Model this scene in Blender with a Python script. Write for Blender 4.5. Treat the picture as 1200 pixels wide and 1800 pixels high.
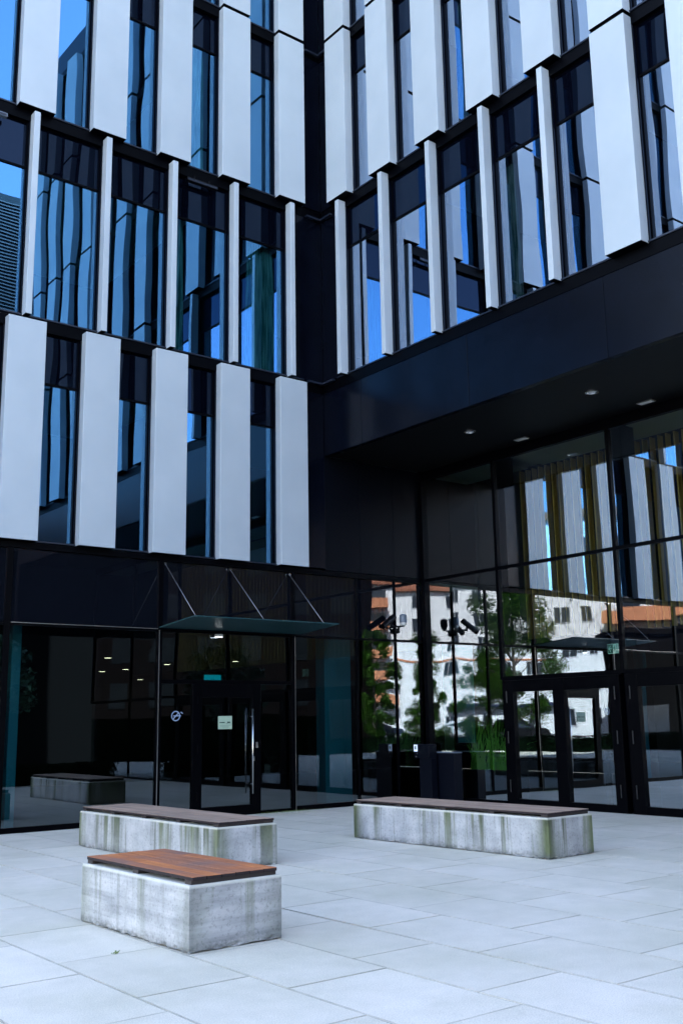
import bpy, math, random
from mathutils import Vector, Matrix
random.seed(7)
S = bpy.context.scene
for o in list(bpy.data.objects): bpy.data.objects.remove(o)
# ------------------------------------------------------------------ camera
cam = bpy.data.cameras.new('camera'); camo = bpy.data.objects.new('camera', cam)
S.collection.objects.link(camo); S.camera = camo
cam.sensor_fit = 'VERTICAL'; cam.sensor_height = 24.0; cam.sensor_width = 24.0
cam.lens = 1806.83 / 1800 * 24
cam.clip_start = 0.1; cam.clip_end = 3000
Rv = Vector((0.78818312, -0.61521206, -0.01677757)); Uv = Vector((-0.11002345, -0.16767444, 0.97968368)); Fv = Vector((0.60552638, 0.77032422, 0.19984592))
M = Matrix.Identity(4)
for i in range(3):
    M[i][0] = Rv[i]; M[i][1] = Uv[i]; M[i][2] = -Fv[i]
M[0][3], M[1][3], M[2][3] = -12.255, -16.129, 1.6
camo.matrix_world = M
# ------------------------------------------------------------------ light
SUN_EL = math.radians(46); SUN_AZ = math.radians(45)       # azimuth from +Y towards +X
w = bpy.data.worlds.new('World'); S.world = w; w.use_nodes = True
nt = w.node_tree; bg = nt.nodes['Background']
sky = nt.nodes.new('ShaderNodeTexSky'); sky.sky_type = 'NISHITA'; sky.sun_disc = False
sky.sun_elevation = SUN_EL; sky.sun_rotation = SUN_AZ; sky.air_density = 1.0; sky.dust_density = 0.6; sky.ozone_density = 1.0
tint = nt.nodes.new('ShaderNodeMix'); tint.data_type = 'RGBA'; tint.blend_type = 'MULTIPLY'; tint.inputs[0].default_value = 1; tint.inputs[7].default_value = (1.15, 1.0, .93, 1)
nt.links.new(sky.outputs[0], tint.inputs[6]); nt.links.new(tint.outputs[2], bg.inputs[0]); bg.inputs[1].default_value = 0.10
sl = bpy.data.lights.new('sun', 'SUN'); sl.energy = 5.0; sl.angle = math.radians(0.53); sl.color = (1, .95, .88)
so = bpy.data.objects.new('sun', sl); S.collection.objects.link(so)
sd = Vector((math.sin(SUN_AZ) * math.cos(SUN_EL), math.cos(SUN_AZ) * math.cos(SUN_EL), math.sin(SUN_EL)))
so.rotation_euler = sd.to_track_quat('Z', 'Y').to_euler(); so.location = (0, 0, 60)
S.view_settings.view_transform = 'Standard'; S.view_settings.look = 'None'
S.view_settings.exposure = 3.56; S.view_settings.gamma = 1
S.render.engine = 'CYCLES'
S.cycles.max_bounces = 12; S.cycles.glossy_bounces = 8; S.cycles.transparent_max_bounces = 16
S.cycles.caustics_reflective = False; S.cycles.caustics_refractive = False

# ------------------------------------------------------------------ helpers
C = S.collection
class MB:
    def __init__(s): s.v = []; s.f = []; s.m = []
    def face(s, pts, mi=0):
        n = len(s.v); s.v += [tuple(p) for p in pts]; s.f.append(tuple(range(n, n + len(pts)))); s.m.append(mi)
    def box(s, x0, x1, y0, y1, z0, z1, mi=0):
        n = len(s.v)
        s.v += [(x, y, z) for x in (x0, x1) for y in (y0, y1) for z in (z0, z1)]
        for f in ((0, 1, 3, 2), (4, 6, 7, 5), (0, 4, 5, 1), (2, 3, 7, 6), (0, 2, 6, 4), (1, 5, 7, 3)):
            s.f.append(tuple(n + i for i in f)); s.m.append(mi)
        return s
    def tube(s, a, b, r0, r1=None, n=10, mi=0, cap=True):
        r1 = r0 if r1 is None else r1
        a = Vector(a); b = Vector(b); d = (b - a).normalized()
        u = d.orthogonal().normalized(); w_ = d.cross(u)
        k = len(s.v)
        for p, r in ((a, r0), (b, r1)):
            for i in range(n):
                t = 2 * math.pi * i / n
                s.v.append(tuple(p + (u * math.cos(t) + w_ * math.sin(t)) * r))
        for i in range(n):
            j = (i + 1) % n
            s.f.append((k + i, k + j, k + n + j, k + n + i)); s.m.append(mi)
        if cap:
            s.f.append(tuple(k + i for i in reversed(range(n)))); s.m.append(mi)
            s.f.append(tuple(k + n + i for i in range(n))); s.m.append(mi)
        return s
    def build(s, name, mats, parent=None, bevel=0, smooth=False, loc=None):
        me = bpy.data.meshes.new(name); me.from_pydata(s.v, [], s.f)
        if not isinstance(mats, (list, tuple)): mats = [mats]
        for m in mats: me.materials.append(m)
        if any(s.m): me.polygons.foreach_set('material_index', s.m)
        if smooth: me.polygons.foreach_set('use_smooth', [True] * len(me.polygons))
        me.update()
        o = bpy.data.objects.new(name, me); C.objects.link(o)
        if parent: o.parent = parent
        if loc: o.location = loc
        if bevel:
            b = o.modifiers.new('bevel', 'BEVEL'); b.width = bevel; b.segments = 2; b.limit_method = 'ANGLE'
        return o
def box(name, m, parent, *a, bevel=0): return MB().box(*a).build(name, m, parent, bevel)
def tag(o, label=None, cat=None, group=None, kind=None):
    if label: o['label'] = label
    if cat: o['category'] = cat
    if group: o['group'] = group
    if kind: o['kind'] = kind
    return o
def empty(name, loc=(0, 0, 0), rz=0):
    o = bpy.data.objects.new(name, None); C.objects.link(o); o.location = loc; o.rotation_euler = (0, 0, rz); o.empty_display_size = .2
    return o
def dup(o, loc=None, parent=None):
    c = o.copy(); C.objects.link(c)
    c.parent = parent
    if loc is not None: c.location = loc
    for ch in list(o.children): dup(ch, None, c)
    return c

# ------------------------------------------------------------------ materials
def mat(name, col=(.5, .5, .5), rough=.5, metal=0, spec=.5):
    m = bpy.data.materials.new(name); m.use_nodes = True
    p = m.node_tree.nodes['Principled BSDF']
    p.inputs['Base Color'].default_value = (*col, 1); p.inputs['Roughness'].default_value = rough
    p.inputs['Metallic'].default_value = metal; p.inputs['Specular IOR Level'].default_value = spec
    return m
def N(m, t, **kw):
    n = m.node_tree.nodes.new(t)
    for k, v in kw.items(): setattr(n, k, v)
    return n
def LK(m, a, b): m.node_tree.links.new(a, b)
def P(m): return m.node_tree.nodes['Principled BSDF']
def noise_mix(m, c1, c2, scale, detail=4, lo=.35, hi=.65, stretch=None, bump=0, bdist=.01, world=False):
    """blend two colours by noise; optional bump"""
    if world: geo = N(m, 'ShaderNodeNewGeometry'); src = geo.outputs['Position']
    else: tc = N(m, 'ShaderNodeTexCoord'); src = tc.outputs['Object']
    mp = N(m, 'ShaderNodeMapping'); LK(m, src, mp.inputs[0])
    if stretch: mp.inputs['Scale'].default_value = stretch
    nz = N(m, 'ShaderNodeTexNoise'); nz.inputs['Scale'].default_value = scale; nz.inputs['Detail'].default_value = detail
    LK(m, mp.outputs[0], nz.inputs['Vector'])
    rp = N(m, 'ShaderNodeValToRGB'); rp.color_ramp.elements[0].position = lo; rp.color_ramp.elements[1].position = hi
    rp.color_ramp.elements[0].color = (*c1, 1); rp.color_ramp.elements[1].color = (*c2, 1)
    LK(m, nz.outputs[0], rp.inputs[0]); LK(m, rp.outputs[0], P(m).inputs['Base Color'])
    if bump:
        b = N(m, 'ShaderNodeBump'); b.inputs['Strength'].default_value = bump; b.inputs['Distance'].default_value = bdist
        LK(m, nz.outputs[0], b.inputs['Height']); LK(m, b.outputs[0], P(m).inputs['Normal'])
    return rp, nz

def glass(name, refl, rcol, tcol, wob=.004, back=None, tilt=.006, ior=1.5):
    m = bpy.data.materials.new(name); m.use_nodes = True
    nt = m.node_tree; nt.nodes.clear()
    out = N(m, 'ShaderNodeOutputMaterial')
    gl = N(m, 'ShaderNodeBsdfGlossy'); gl.inputs['Color'].default_value = (*rcol, 1); gl.inputs['Roughness'].default_value = 0.0
    if back: bd = N(m, 'ShaderNodeBsdfDiffuse'); bd.inputs['Color'].default_value = (*back, 1)
    else: bd = N(m, 'ShaderNodeBsdfTransparent'); bd.inputs['Color'].default_value = (*tcol, 1)
    geo = N(m, 'ShaderNodeNewGeometry'); oi = N(m, 'ShaderNodeObjectInfo')
    wn = N(m, 'ShaderNodeTexWhiteNoise'); wn.noise_dimensions = '1D'; LK(m, oi.outputs['Random'], wn.inputs['W'])
    sb = N(m, 'ShaderNodeVectorMath', operation='SUBTRACT'); LK(m, wn.outputs['Color'], sb.inputs[0]); sb.inputs[1].default_value = (.5, .5, .5)
    sc = N(m, 'ShaderNodeVectorMath', operation='SCALE'); LK(m, sb.outputs[0], sc.inputs[0]); sc.inputs['Scale'].default_value = tilt
    ad = N(m, 'ShaderNodeVectorMath', operation='ADD'); LK(m, geo.outputs['Normal'], ad.inputs[0]); LK(m, sc.outputs[0], ad.inputs[1])
    nm = N(m, 'ShaderNodeVectorMath', operation='NORMALIZE'); LK(m, ad.outputs[0], nm.inputs[0])
    mp = N(m, 'ShaderNodeMapping'); mp.inputs['Scale'].default_value = (1, 1, .55)
    of = N(m, 'ShaderNodeVectorMath', operation='SCALE'); LK(m, wn.outputs['Color'], of.inputs[0]); of.inputs['Scale'].default_value = 30
    po_ = N(m, 'ShaderNodeVectorMath', operation='ADD'); LK(m, geo.outputs['Position'], po_.inputs[0]); LK(m, of.outputs[0], po_.inputs[1]); LK(m, po_.outputs[0], mp.inputs[0])
    nz = N(m, 'ShaderNodeTexNoise'); nz.inputs['Scale'].default_value = .8; nz.inputs['Detail'].default_value = 1.0; nz.inputs['Roughness'].default_value = .35
    LK(m, mp.outputs[0], nz.inputs['Vector'])
    b = N(m, 'ShaderNodeBump'); b.inputs['Strength'].default_value = 1; b.inputs['Distance'].default_value = wob
    LK(m, nz.outputs[0], b.inputs['Height']); LK(m, nm.outputs[0], b.inputs['Normal']); LK(m, b.outputs[0], gl.inputs['Normal'])
    fr = N(m, 'ShaderNodeFresnel'); fr.inputs['IOR'].default_value = ior
    ma = N(m, 'ShaderNodeMath', operation='MULTIPLY_ADD'); LK(m, fr.outputs[0], ma.inputs[0]); ma.inputs[1].default_value = 1.0; ma.inputs[2].default_value = refl
    ma.use_clamp = True
    mx = N(m, 'ShaderNodeMixShader'); LK(m, ma.outputs[0], mx.inputs[0]); LK(m, bd.outputs[0], mx.inputs[1]); LK(m, gl.outputs[0], mx.inputs[2])
    LK(m, mx.outputs[0], out.inputs[0])
    return m
G_clear = glass('blue_coated_window_glass', .32, (.22, .58, 1.0), (.22, .48, .52), wob=.006)
G_clearR = glass('coated_window_glass', .46, (.66, .80, 1.0), (.30, .42, .48), wob=.006)
G_dark = glass('dark_spandrel_glass', -.015, (.45, .65, 1.0), (0, 0, 0), wob=.006, back=(.001, .0015, .004))
G_band = glass('dark_ground_band_glass', .075, (.9, .95, 1.0), (.05, .06, .07), wob=.004, back=(.004, .005, .008))
G_left = glass('ground_floor_glass', .12, (.80, .92, 1.0), (.30, .42, .46), wob=.004, tilt=.002)
G_right = glass('recess_glass', .42, (.80, .90, 1.0), (.72, .82, .80), wob=.0035, tilt=.002)
G_canopy = mat('frosted_teal_glass', (.015, .055, .06), .3, 0, .35)

m_panel = mat('pale_aluminium_panel', (.60, .62, .66), .5, .1)
noise_mix(m_panel, (.395, .45, .482), (.435, .49, .52), 1.3, 3, .3, .7, world=True)
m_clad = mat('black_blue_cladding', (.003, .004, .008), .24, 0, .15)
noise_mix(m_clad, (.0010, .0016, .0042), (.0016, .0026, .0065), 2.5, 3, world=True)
m_frame = mat('black_window_frame', (.0005, .0006, .0014), .4, 0, .05)
m_flash = mat('grey_blue_flashing', (.012, .017, .03), .35, .2)
m_steel = mat('stainless_steel', (.62, .62, .62), .22, 1)
m_rod = mat('dull_steel_rod', (.25, .25, .26), .4, .8)
m_silver = mat('silver_trim', (.45, .43, .40), .3, .9)
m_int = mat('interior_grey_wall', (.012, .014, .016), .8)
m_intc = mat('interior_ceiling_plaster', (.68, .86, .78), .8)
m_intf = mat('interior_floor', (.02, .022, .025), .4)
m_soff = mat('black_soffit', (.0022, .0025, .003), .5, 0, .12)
m_gold = mat('gold_brown_wood', (.90, .62, .16), .5)
m_teal = mat('teal_column_paint', (.08, .62, .66), .5)
m_curt = mat('sheer_curtain', (.55, .85, .78), .8); noise_mix(m_curt, (.10, .30, .28), (.85, .98, .92), 3, 4, .38, .62, stretch=(7, 7, .5))  # vertical colour stripes imitate light and shade of the pleats
m_white = mat('white_plastic', (.75, .75, .72), .4)
m_black = mat('black_plastic', (.002, .002, .003), .4, 0, .2)
def emis(name, col, s):
    m = mat(name, col, .5); P(m).inputs['Emission Color'].default_value = (*col, 1); P(m).inputs['Emission Strength'].default_value = s
    return m
m_lamp = emis('warm_lamp', (1, .82, .5), .9)
m_lampw = emis('white_lamp', (.9, .95, 1), .7)

# concrete with form-board lines, green streaks
def concrete(name, horiz, algae, seed, hx=.41, hy=.86):
    m = mat(name, (.5, .5, .5), .85, 0, .3)
    tc = N(m, 'ShaderNodeTexCoord'); geo = N(m, 'ShaderNodeNewGeometry')
    off = N(m, 'ShaderNodeMapping'); LK(m, tc.outputs['Object'], off.inputs[0]); off.inputs['Location'].default_value = (seed, seed * 1.7, 0)
    def nz(scale, stretch, det=6, rough=.6):
        mp = N(m, 'ShaderNodeMapping'); LK(m, off.outputs[0], mp.inputs[0]); mp.inputs['Scale'].default_value = stretch
        n = N(m, 'ShaderNodeTexNoise'); n.inputs['Scale'].default_value = scale; n.inputs['Detail'].default_value = det; n.inputs['Roughness'].default_value = rough
        LK(m, mp.outputs[0], n.inputs['Vector']); return n
    def ramp(src, lo, hi, a=(0, 0, 0), b=(1, 1, 1)):
        r = N(m, 'ShaderNodeValToRGB'); r.color_ramp.elements[0].position = lo; r.color_ramp.elements[1].position = hi
        r.color_ramp.elements[0].color = (*a, 1); r.color_ramp.elements[1].color = (*b, 1); LK(m, src, r.inputs[0]); return r
    def mix(fac, a, b, bt='MIX'):
        x = N(m, 'ShaderNodeMix', data_type='RGBA', blend_type=bt)
        if isinstance(fac, float): x.inputs[0].default_value = fac
        else: LK(m, fac, x.inputs[0])
        for i, v in ((6, a), (7, b)):
            if isinstance(v, tuple): x.inputs[i].default_value = (*v, 1)
            else: LK(m, v, x.inputs[i])
        return x.outputs[2]
    base = ramp(nz(2.2, (1, 1, 2.2) if horiz else (1.6, 1.6, .5)).outputs[0], .3, .7, (.34, .34, .33), (.60, .585, .56))
    board = ramp(nz(5, (.12, .12, 2.6) if horiz else (.5, .5, 1.6), 4).outputs[0], .36, .6, (.66, .67, .68), (1, 1, 1))
    c = mix(.85 if horiz else .45, base.outputs[0], board.outputs[0], 'MULTIPLY')
    speck = ramp(nz(38, (1, 1, 1), 5, .75).outputs[0], .34, .47, (.45, .46, .45), (1, 1, 1))
    c = mix(.7, c, speck.outputs[0], 'MULTIPLY')
    # algae streaks run down from the top
    st = ramp(nz(2.6, (1, 1, .04), 5, .7).outputs[0], .555 - algae * .055, .63 - algae * .045)
    sx = N(m, 'ShaderNodeSeparateXYZ'); LK(m, tc.outputs['Object'], sx.inputs[0])
    edge = N(m, 'ShaderNodeMapRange'); LK(m, sx.outputs['Z'], edge.inputs[0]); edge.inputs[1].default_value = .0; edge.inputs[2].default_value = .46
    edge.inputs[3].default_value = .25 + .3 * algae; edge.inputs[4].default_value = 1.0
    ml = N(m, 'ShaderNodeMath', operation='MULTIPLY'); LK(m, st.outputs[0], ml.inputs[0]); LK(m, edge.outputs[0], ml.inputs[1])
    # streaks gather at the arrises
    def mth(op, a, b=None):
        n_ = N(m, 'ShaderNodeMath', operation=op)
        for i_, v in enumerate((a, b)):
            if v is None: continue
            if isinstance(v, (int, float)): n_.inputs[i_].default_value = v
            else: LK(m, v, n_.inputs[i_])
        return n_.outputs[0]
    dx_ = mth('SUBTRACT', mth('ABSOLUTE', sx.outputs['X']), hx); dy_ = mth('SUBTRACT', mth('ABSOLUTE', sx.outputs['Y']), hy)
    dist = mth('SQRT', mth('ADD', mth('MULTIPLY', dx_, dx_), mth('MULTIPLY', dy_, dy_)))
    cn_ = ramp(nz(4.5, (1, 1, .15), 5, .7).outputs[0], .28, .5).outputs[0]
    near = N(m, 'ShaderNodeMapRange'); LK(m, dist, near.inputs[0]); near.inputs[1].default_value = .03; near.inputs[2].default_value = .22; near.inputs[3].default_value = 1; near.inputs[4].default_value = 0
    corner = mth('MULTIPLY', mth('MULTIPLY', near.outputs[0], cn_), .4 + algae * .6)
    allm = mth('MAXIMUM', ml.outputs[0], corner)
    m2 = N(m, 'ShaderNodeMath', operation='MULTIPLY'); LK(m, allm, m2.inputs[0]); m2.inputs[1].default_value = min(1, .45 + .55 * algae)
    gcol = ramp(nz(5, (1, 1, .3), 4).outputs[0], .4, .6, (.07, .082, .042), (.15, .17, .08))
    c = mix(m2.outputs[0], c, gcol.outputs[0])
    rim = N(m, 'ShaderNodeMapRange'); LK(m, sx.outputs['Z'], rim.inputs[0]); rim.inputs[1].default_value = .435; rim.inputs[2].default_value = .45; rim.inputs[3].default_value = 0; rim.inputs[4].default_value = .7
    c = mix(rim.outputs[0], c, (.66, .63, .52))
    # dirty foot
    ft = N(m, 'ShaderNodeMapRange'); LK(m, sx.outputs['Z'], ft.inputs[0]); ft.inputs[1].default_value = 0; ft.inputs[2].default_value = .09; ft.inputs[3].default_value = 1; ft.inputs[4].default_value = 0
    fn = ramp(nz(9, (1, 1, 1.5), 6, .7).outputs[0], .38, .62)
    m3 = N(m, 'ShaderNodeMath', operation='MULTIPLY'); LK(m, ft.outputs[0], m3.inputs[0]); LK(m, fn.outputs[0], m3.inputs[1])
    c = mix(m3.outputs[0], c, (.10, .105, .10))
    LK(m, c, P(m).inputs['Base Color'])
    b = N(m, 'ShaderNodeBump'); b.inputs['Strength'].default_value = .5; b.inputs['Distance'].default_value = .006
    LK(m, nz(14, (.5, .5, 2) if horiz else (1, 1, 1), 8, .7).outputs[0], b.inputs['Height']); LK(m, b.outputs[0], P(m).inputs['Normal'])
    return m
def wood(name, c1, c2, c3):
    m = mat(name, c1, .65, 0, .15)
    tc = N(m, 'ShaderNodeTexCoord'); mp = N(m, 'ShaderNodeMapping'); LK(m, tc.outputs['Object'], mp.inputs[0]); mp.inputs['Scale'].default_value = (14, .9, 3)
    n = N(m, 'ShaderNodeTexNoise'); n.inputs['Scale'].default_value = 3; n.inputs['Detail'].default_value = 8; n.inputs['Roughness'].default_value = .65; LK(m, mp.outputs[0], n.inputs['Vector'])
    at = N(m, 'ShaderNodeAttribute'); at.attribute_name = 'tone'
    n2 = N(m, 'ShaderNodeTexNoise'); n2.inputs['Scale'].default_value = 1.8; n2.inputs['Detail'].default_value = 3; LK(m, tc.outputs['Object'], n2.inputs['Vector'])
    ad = N(m, 'ShaderNodeMath', operation='ADD'); LK(m, n2.outputs[0], ad.inputs[0]); LK(m, at.outputs['Fac'], ad.inputs[1])
    r = N(m, 'ShaderNodeValToRGB'); r.color_ramp.elements[0].position = .35; r.color_ramp.elements[0].color = (*c1, 1)
    r.color_ramp.elements[1].position = .95; r.color_ramp.elements[1].color = (*c3, 1)
    e = r.color_ramp.elements.new(.62); e.color = (*c2, 1); LK(m, ad.outputs[0], r.inputs[0])
    g = N(m, 'ShaderNodeValToRGB'); g.color_ramp.elements[0].position = .3; g.color_ramp.elements[0].color = (.6, .6, .6, 1); g.color_ramp.elements[1].position = .6; LK(m, n.outputs[0], g.inputs[0])
    x = N(m, 'ShaderNodeMix', data_type='RGBA', blend_type='MULTIPLY'); x.inputs[0].default_value = .8; LK(m, r.outputs[0], x.inputs[6]); LK(m, g.outputs[0], x.inputs[7])
    # faces not turned upward are nearly black
    ge = N(m, 'ShaderNodeNewGeometry'); sp = N(m, 'ShaderNodeSeparateXYZ'); LK(m, ge.outputs['True Normal'], sp.inputs[0])
    gt = N(m, 'ShaderNodeMath', operation='GREATER_THAN'); LK(m, sp.outputs['Z'], gt.inputs[0]); gt.inputs[1].default_value = .3
    y = N(m, 'ShaderNodeMix', data_type='RGBA'); LK(m, gt.outputs[0], y.inputs[0]); y.inputs[6].default_value = (.03, .022, .022, 1); LK(m, x.outputs[2], y.inputs[7])
    LK(m, y.outputs[2], P(m).inputs['Base Color'])
    b = N(m, 'ShaderNodeBump'); b.inputs['Strength'].default_value = .3; b.inputs['Distance'].default_value = .003; LK(m, n.outputs[0], b.inputs['Height']); LK(m, b.outputs[0], P(m).inputs['Normal'])
    return m

def object_tone(m, lo, hi):
    p_ = P(m).inputs['Base Color']; src = p_.links[0].from_socket
    oi = N(m, 'ShaderNodeObjectInfo'); mr = N(m, 'ShaderNodeMapRange'); LK(m, oi.outputs['Random'], mr.inputs[0]); mr.inputs[3].default_value = lo; mr.inputs[4].default_value = hi
    x = N(m, 'ShaderNodeMix', data_type='RGBA', blend_type='MULTIPLY'); x.inputs[0].default_value = 1; LK(m, src, x.inputs[6]); LK(m, mr.outputs[0], x.inputs[7]); LK(m, x.outputs[2], p_)
object_tone(m_panel, .94, 1.03)
# ------------------------------------------------------------------ ground
R = 2.597
m_ground = mat('asphalt_ground', (.05, .05, .05), .9); noise_mix(m_ground, (.030, .030, .032), (.045, .045, .045), .8, 5, world=True)
gb = MB(); gb.face([(-900, -900, -.12), (900, -900, -.12), (900, 900, -.12), (-900, 900, -.12)])
tag(gb.build('ground', m_ground), kind='structure')
m_grout = mat('joint_sand', (.03, .031, .03), .95)
gb = MB(); gb.box(-26, R + .3, -27, .3, -.11, -.012)
tag(gb.build('pavement_bed', m_grout), kind='structure')
m_pave = mat('pale_concrete_paver', (.5, .5, .5), .75, 0, .4)
def paver_nodes(m):
    at = N(m, 'ShaderNodeAttribute'); at.attribute_name = 'tone'
    geo = N(m, 'ShaderNodeNewGeometry')
    def nz(sc, det, rough=.6):
        n = N(m, 'ShaderNodeTexNoise'); n.inputs['Scale'].default_value = sc; n.inputs['Detail'].default_value = det; n.inputs['Roughness'].default_value = rough; LK(m, geo.outputs['Position'], n.inputs['Vector']); return n
    def ramp(src, lo, hi, a, b):
        r = N(m, 'ShaderNodeValToRGB'); r.color_ramp.elements[0].position = lo; r.color_ramp.elements[1].position = hi
        r.color_ramp.elements[0].color = (*a, 1); r.color_ramp.elements[1].color = (*b, 1); LK(m, src, r.inputs[0]); return r.outputs[0]
    def mul(f, a, b):
        x = N(m, 'ShaderNodeMix', data_type='RGBA', blend_type='MULTIPLY'); x.inputs[0].default_value = f; LK(m, a, x.inputs[6]); LK(m, b, x.inputs[7]); return x.outputs[2]
    c = ramp(at.outputs['Fac'], 0, 1, (.775, .71, .59), (.855, .78, .66))
    gr = N(m, 'ShaderNodeMath', operation='LESS_THAN'); LK(m, at.outputs['Fac'], gr.inputs[0]); gr.inputs[1].default_value = -.5
    gn = ramp(nz(2.4, 5, .7).outputs[0], .35, .6, (.38, .35, .29), (.70, .64, .53))
    gx_ = N(m, 'ShaderNodeMix', data_type='RGBA'); LK(m, gr.outputs[0], gx_.inputs[0]); LK(m, c, gx_.inputs[6]); LK(m, gn, gx_.inputs[7]); c = gx_.outputs[2]
    c = mul(.8, c, ramp(nz(.55, 4).outputs[0], .35, .62, (.80, .82, .76), (1, 1, 1)))
    c = mul(.8, c, ramp(nz(3.2, 6, .7).outputs[0], .32, .6, (.88, .885, .87), (1, 1, 1)))
    f = nz(110, 4, .75)
    c = mul(.8, c, ramp(f.outputs[0], .36, .60, (.66, .66, .66), (1, 1, 1)))
    LK(m, c, P(m).inputs['Base Color'])
    b = N(m, 'ShaderNodeBump'); b.inputs['Strength'].default_value = .35; b.inputs['Distance'].default_value = .002; LK(m, f.outputs[0], b.inputs['Height']); LK(m, b.outputs[0], P(m).inputs['Normal'])
paver_nodes(m_pave)
xs = [-9.17, -8.37, -7.57, -6.81, -6.01, -5.17, -4.36]
while xs[0] > -24: xs.insert(0, xs[0] - .8)
while xs[-1] < R - .8: xs.append(xs[-1] + .8)
xs.append(R - .03)
ph = {-9.97: -9.34, -9.17: -10.147, -8.37: -10.57, -7.57: -11.405, -6.81: -10.645, -6.01: -10.23, -5.17: -10.64}
pv = MB(); tones = []
for i in range(len(xs) - 1):
    x0, x1 = xs[i], xs[i + 1]; g0 = .012 if abs(x0 + 6.81) < .01 else .0055; g1 = .012 if abs(x1 + 6.81) < .01 else .0055
    p0 = next((v for k, v in ph.items() if abs(k - x0) < .02), random.uniform(-11, -10))
    y = p0 - 13 * 1.195; top = -.05 if x0 > -14 else -.05
    while y < top:
        ya, yb = y + .0048, min(y + 1.195 - .0048, top)
        if yb > -26 and yb - ya > .02:
            dz = random.uniform(-.0012, .0012); tn = random.random()
            n = len(pv.v); z = dz
            for zz in (z - .02, z): pv.v += [(x0 + g0, ya, zz), (x1 - g1, ya, zz), (x1 - g1, yb, zz), (x0 + g0, yb, zz)]
            for j in range(4): pv.f.append((n + j, n + (j + 1) % 4, n + 4 + (j + 1) % 4, n + 4 + j)); pv.m.append(0); tones.append(tn)
            bw = .006
            for (xx, yy) in ((x0 + g0 + bw, ya + bw), (x1 - g1 - bw, ya + bw), (x1 - g1 - bw, yb - bw), (x0 + g0 + bw, yb - bw)): pv.v.append((xx, yy, z))
            for j in range(4): pv.f.append((n + 4 + j, n + 4 + (j + 1) % 4, n + 8 + (j + 1) % 4, n + 8 + j)); pv.m.append(0); tones.append(-1.0)
            pv.f.append((n + 8, n + 9, n + 10, n + 11)); pv.m.append(0); tones.append(tn)
        y += 1.195
po = pv.build('pavement', m_pave)
a = po.data.attributes.new('tone', 'FLOAT', 'FACE'); a.data.foreach_set('value', tones)
tag(po, kind='structure')

# ------------------------------------------------------------------ office building
B = tag(empty('office_building'), 'dark two-winged office building with pale vertical panels, narrow fins and blue glass', 'office building')
PL, XC, W, FW, D = 1.3616, -.8638, .3257, .0539, .18
PR, YC = 1.366, -.7895
NL, NR = 10, 12
SILL = [4.55, 8.40, 12.23, 16.03, 19.80]; TOP = 23.62
def zc(i): return (SILL[i], SILL[i + 1] if i < 4 else TOP)
PZ = [(4.554, 8.318), (8.400, 12.155), (12.228, 15.985), (16.06, 19.74), (19.82, 23.5)]
XE = XC - (NL - 1) * PL - W - .3; YE = YC - (NR - 1) * PR - W - .3

def panel_mesh(hw, h, right):
    mb = MB()
    if not right: mb.box(-hw, hw, -D, .0, 0, h)
    else: mb.box(-D - .015, 0, -hw, hw, 0, h)
    mb.m[4] = 1
    return mb
def place(name, hw, row, right, positions):
    z0, z1 = PZ[row]
    o = None
    for q in positions:
        loc = (0, q, z0) if right else (q, 0, z0)
        if o is None: o = panel_mesh(hw, z1 - z0, right).build(name, [m_panel, m_frame], B, bevel=.006, loc=loc)
        else:
            c = o.copy(); C.objects.link(c); c.location = loc; c.parent = B
LX = [XC - i * PL for i in range(NL)]; RY = [YC - i * PR for i in range(NR)]
for row in (0, 2, 3, 4): place('facade_panel', W, row, False, LX)
place('facade_fin', FW, 1, False, LX)
for row in (2, 3, 4): place('facade_panel', W, row, True, RY)
place('facade_fin', FW, 1, True, RY[:5]); place('facade_panel', W, 1, True, RY[5:])

def window_bay(lo, hi, row, right, hw0, hw1):
    """bay between two panel centres lo<hi along the facade"""
    z0, z1 = zc(row); zt = z0 + 2.76; zh = z1 - .2; a, b = lo + hw0, hi - hw1
    f = MB(); p = MB(); u = MB()
    def bx(m, s0, s1, d0, d1, za, zb):
        # s along facade, d depth into building
        if right: m.box(d0, d1, s0, s1, za, zb)
        else: m.box(s0, s1, d0, d1, za, zb)
    bx(f, a - .0, a + .02, .05, .12, z0 + .04, zh); bx(f, b - .02, b, .05, .12, z0 + .04, zh)
    bx(f, a + .02, b - .02, .055, .12, zt - .018, zt + .018); bx(f, a + .02, b - .02, .055, .12, z0 + .04, z0 + .05); bx(f, a + .02, b - .02, .055, .12, zh - .015, zh)
    fo = f.build('window', m_frame, B)
    def gl(m, za, zb):
        s0, s1 = a + .02, b - .02
        if right: m.face([(.08, s0, za), (.08, s0, zb), (.08, s1, zb), (.08, s1, za)])
        else: m.face([(s0, .08, za), (s1, .08, za), (s1, .08, zb), (s0, .08, zb)])
    gl(p, z0 + .05, zt - .018); gl(u, zt + .018, zh - .015)
    p.build('pane', G_clearR if right else G_clear, fo); u.build('upper_pane', G_dark, fo)
for row in range(5):
    hw = FW + .022 if row == 1 else W + .022
    for i in range(NL - 1): window_bay(LX[i + 1], LX[i], row, False, hw, hw)
    if row == 0: continue
    for i in range(NR - 1):
        h0 = FW + .022 if row == 1 and i + 1 < 5 else W + .022; h1 = FW + .022 if row == 1 and i < 5 else W + .022
        window_bay(RY[i + 1], RY[i], row, True, h0, h1)
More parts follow.
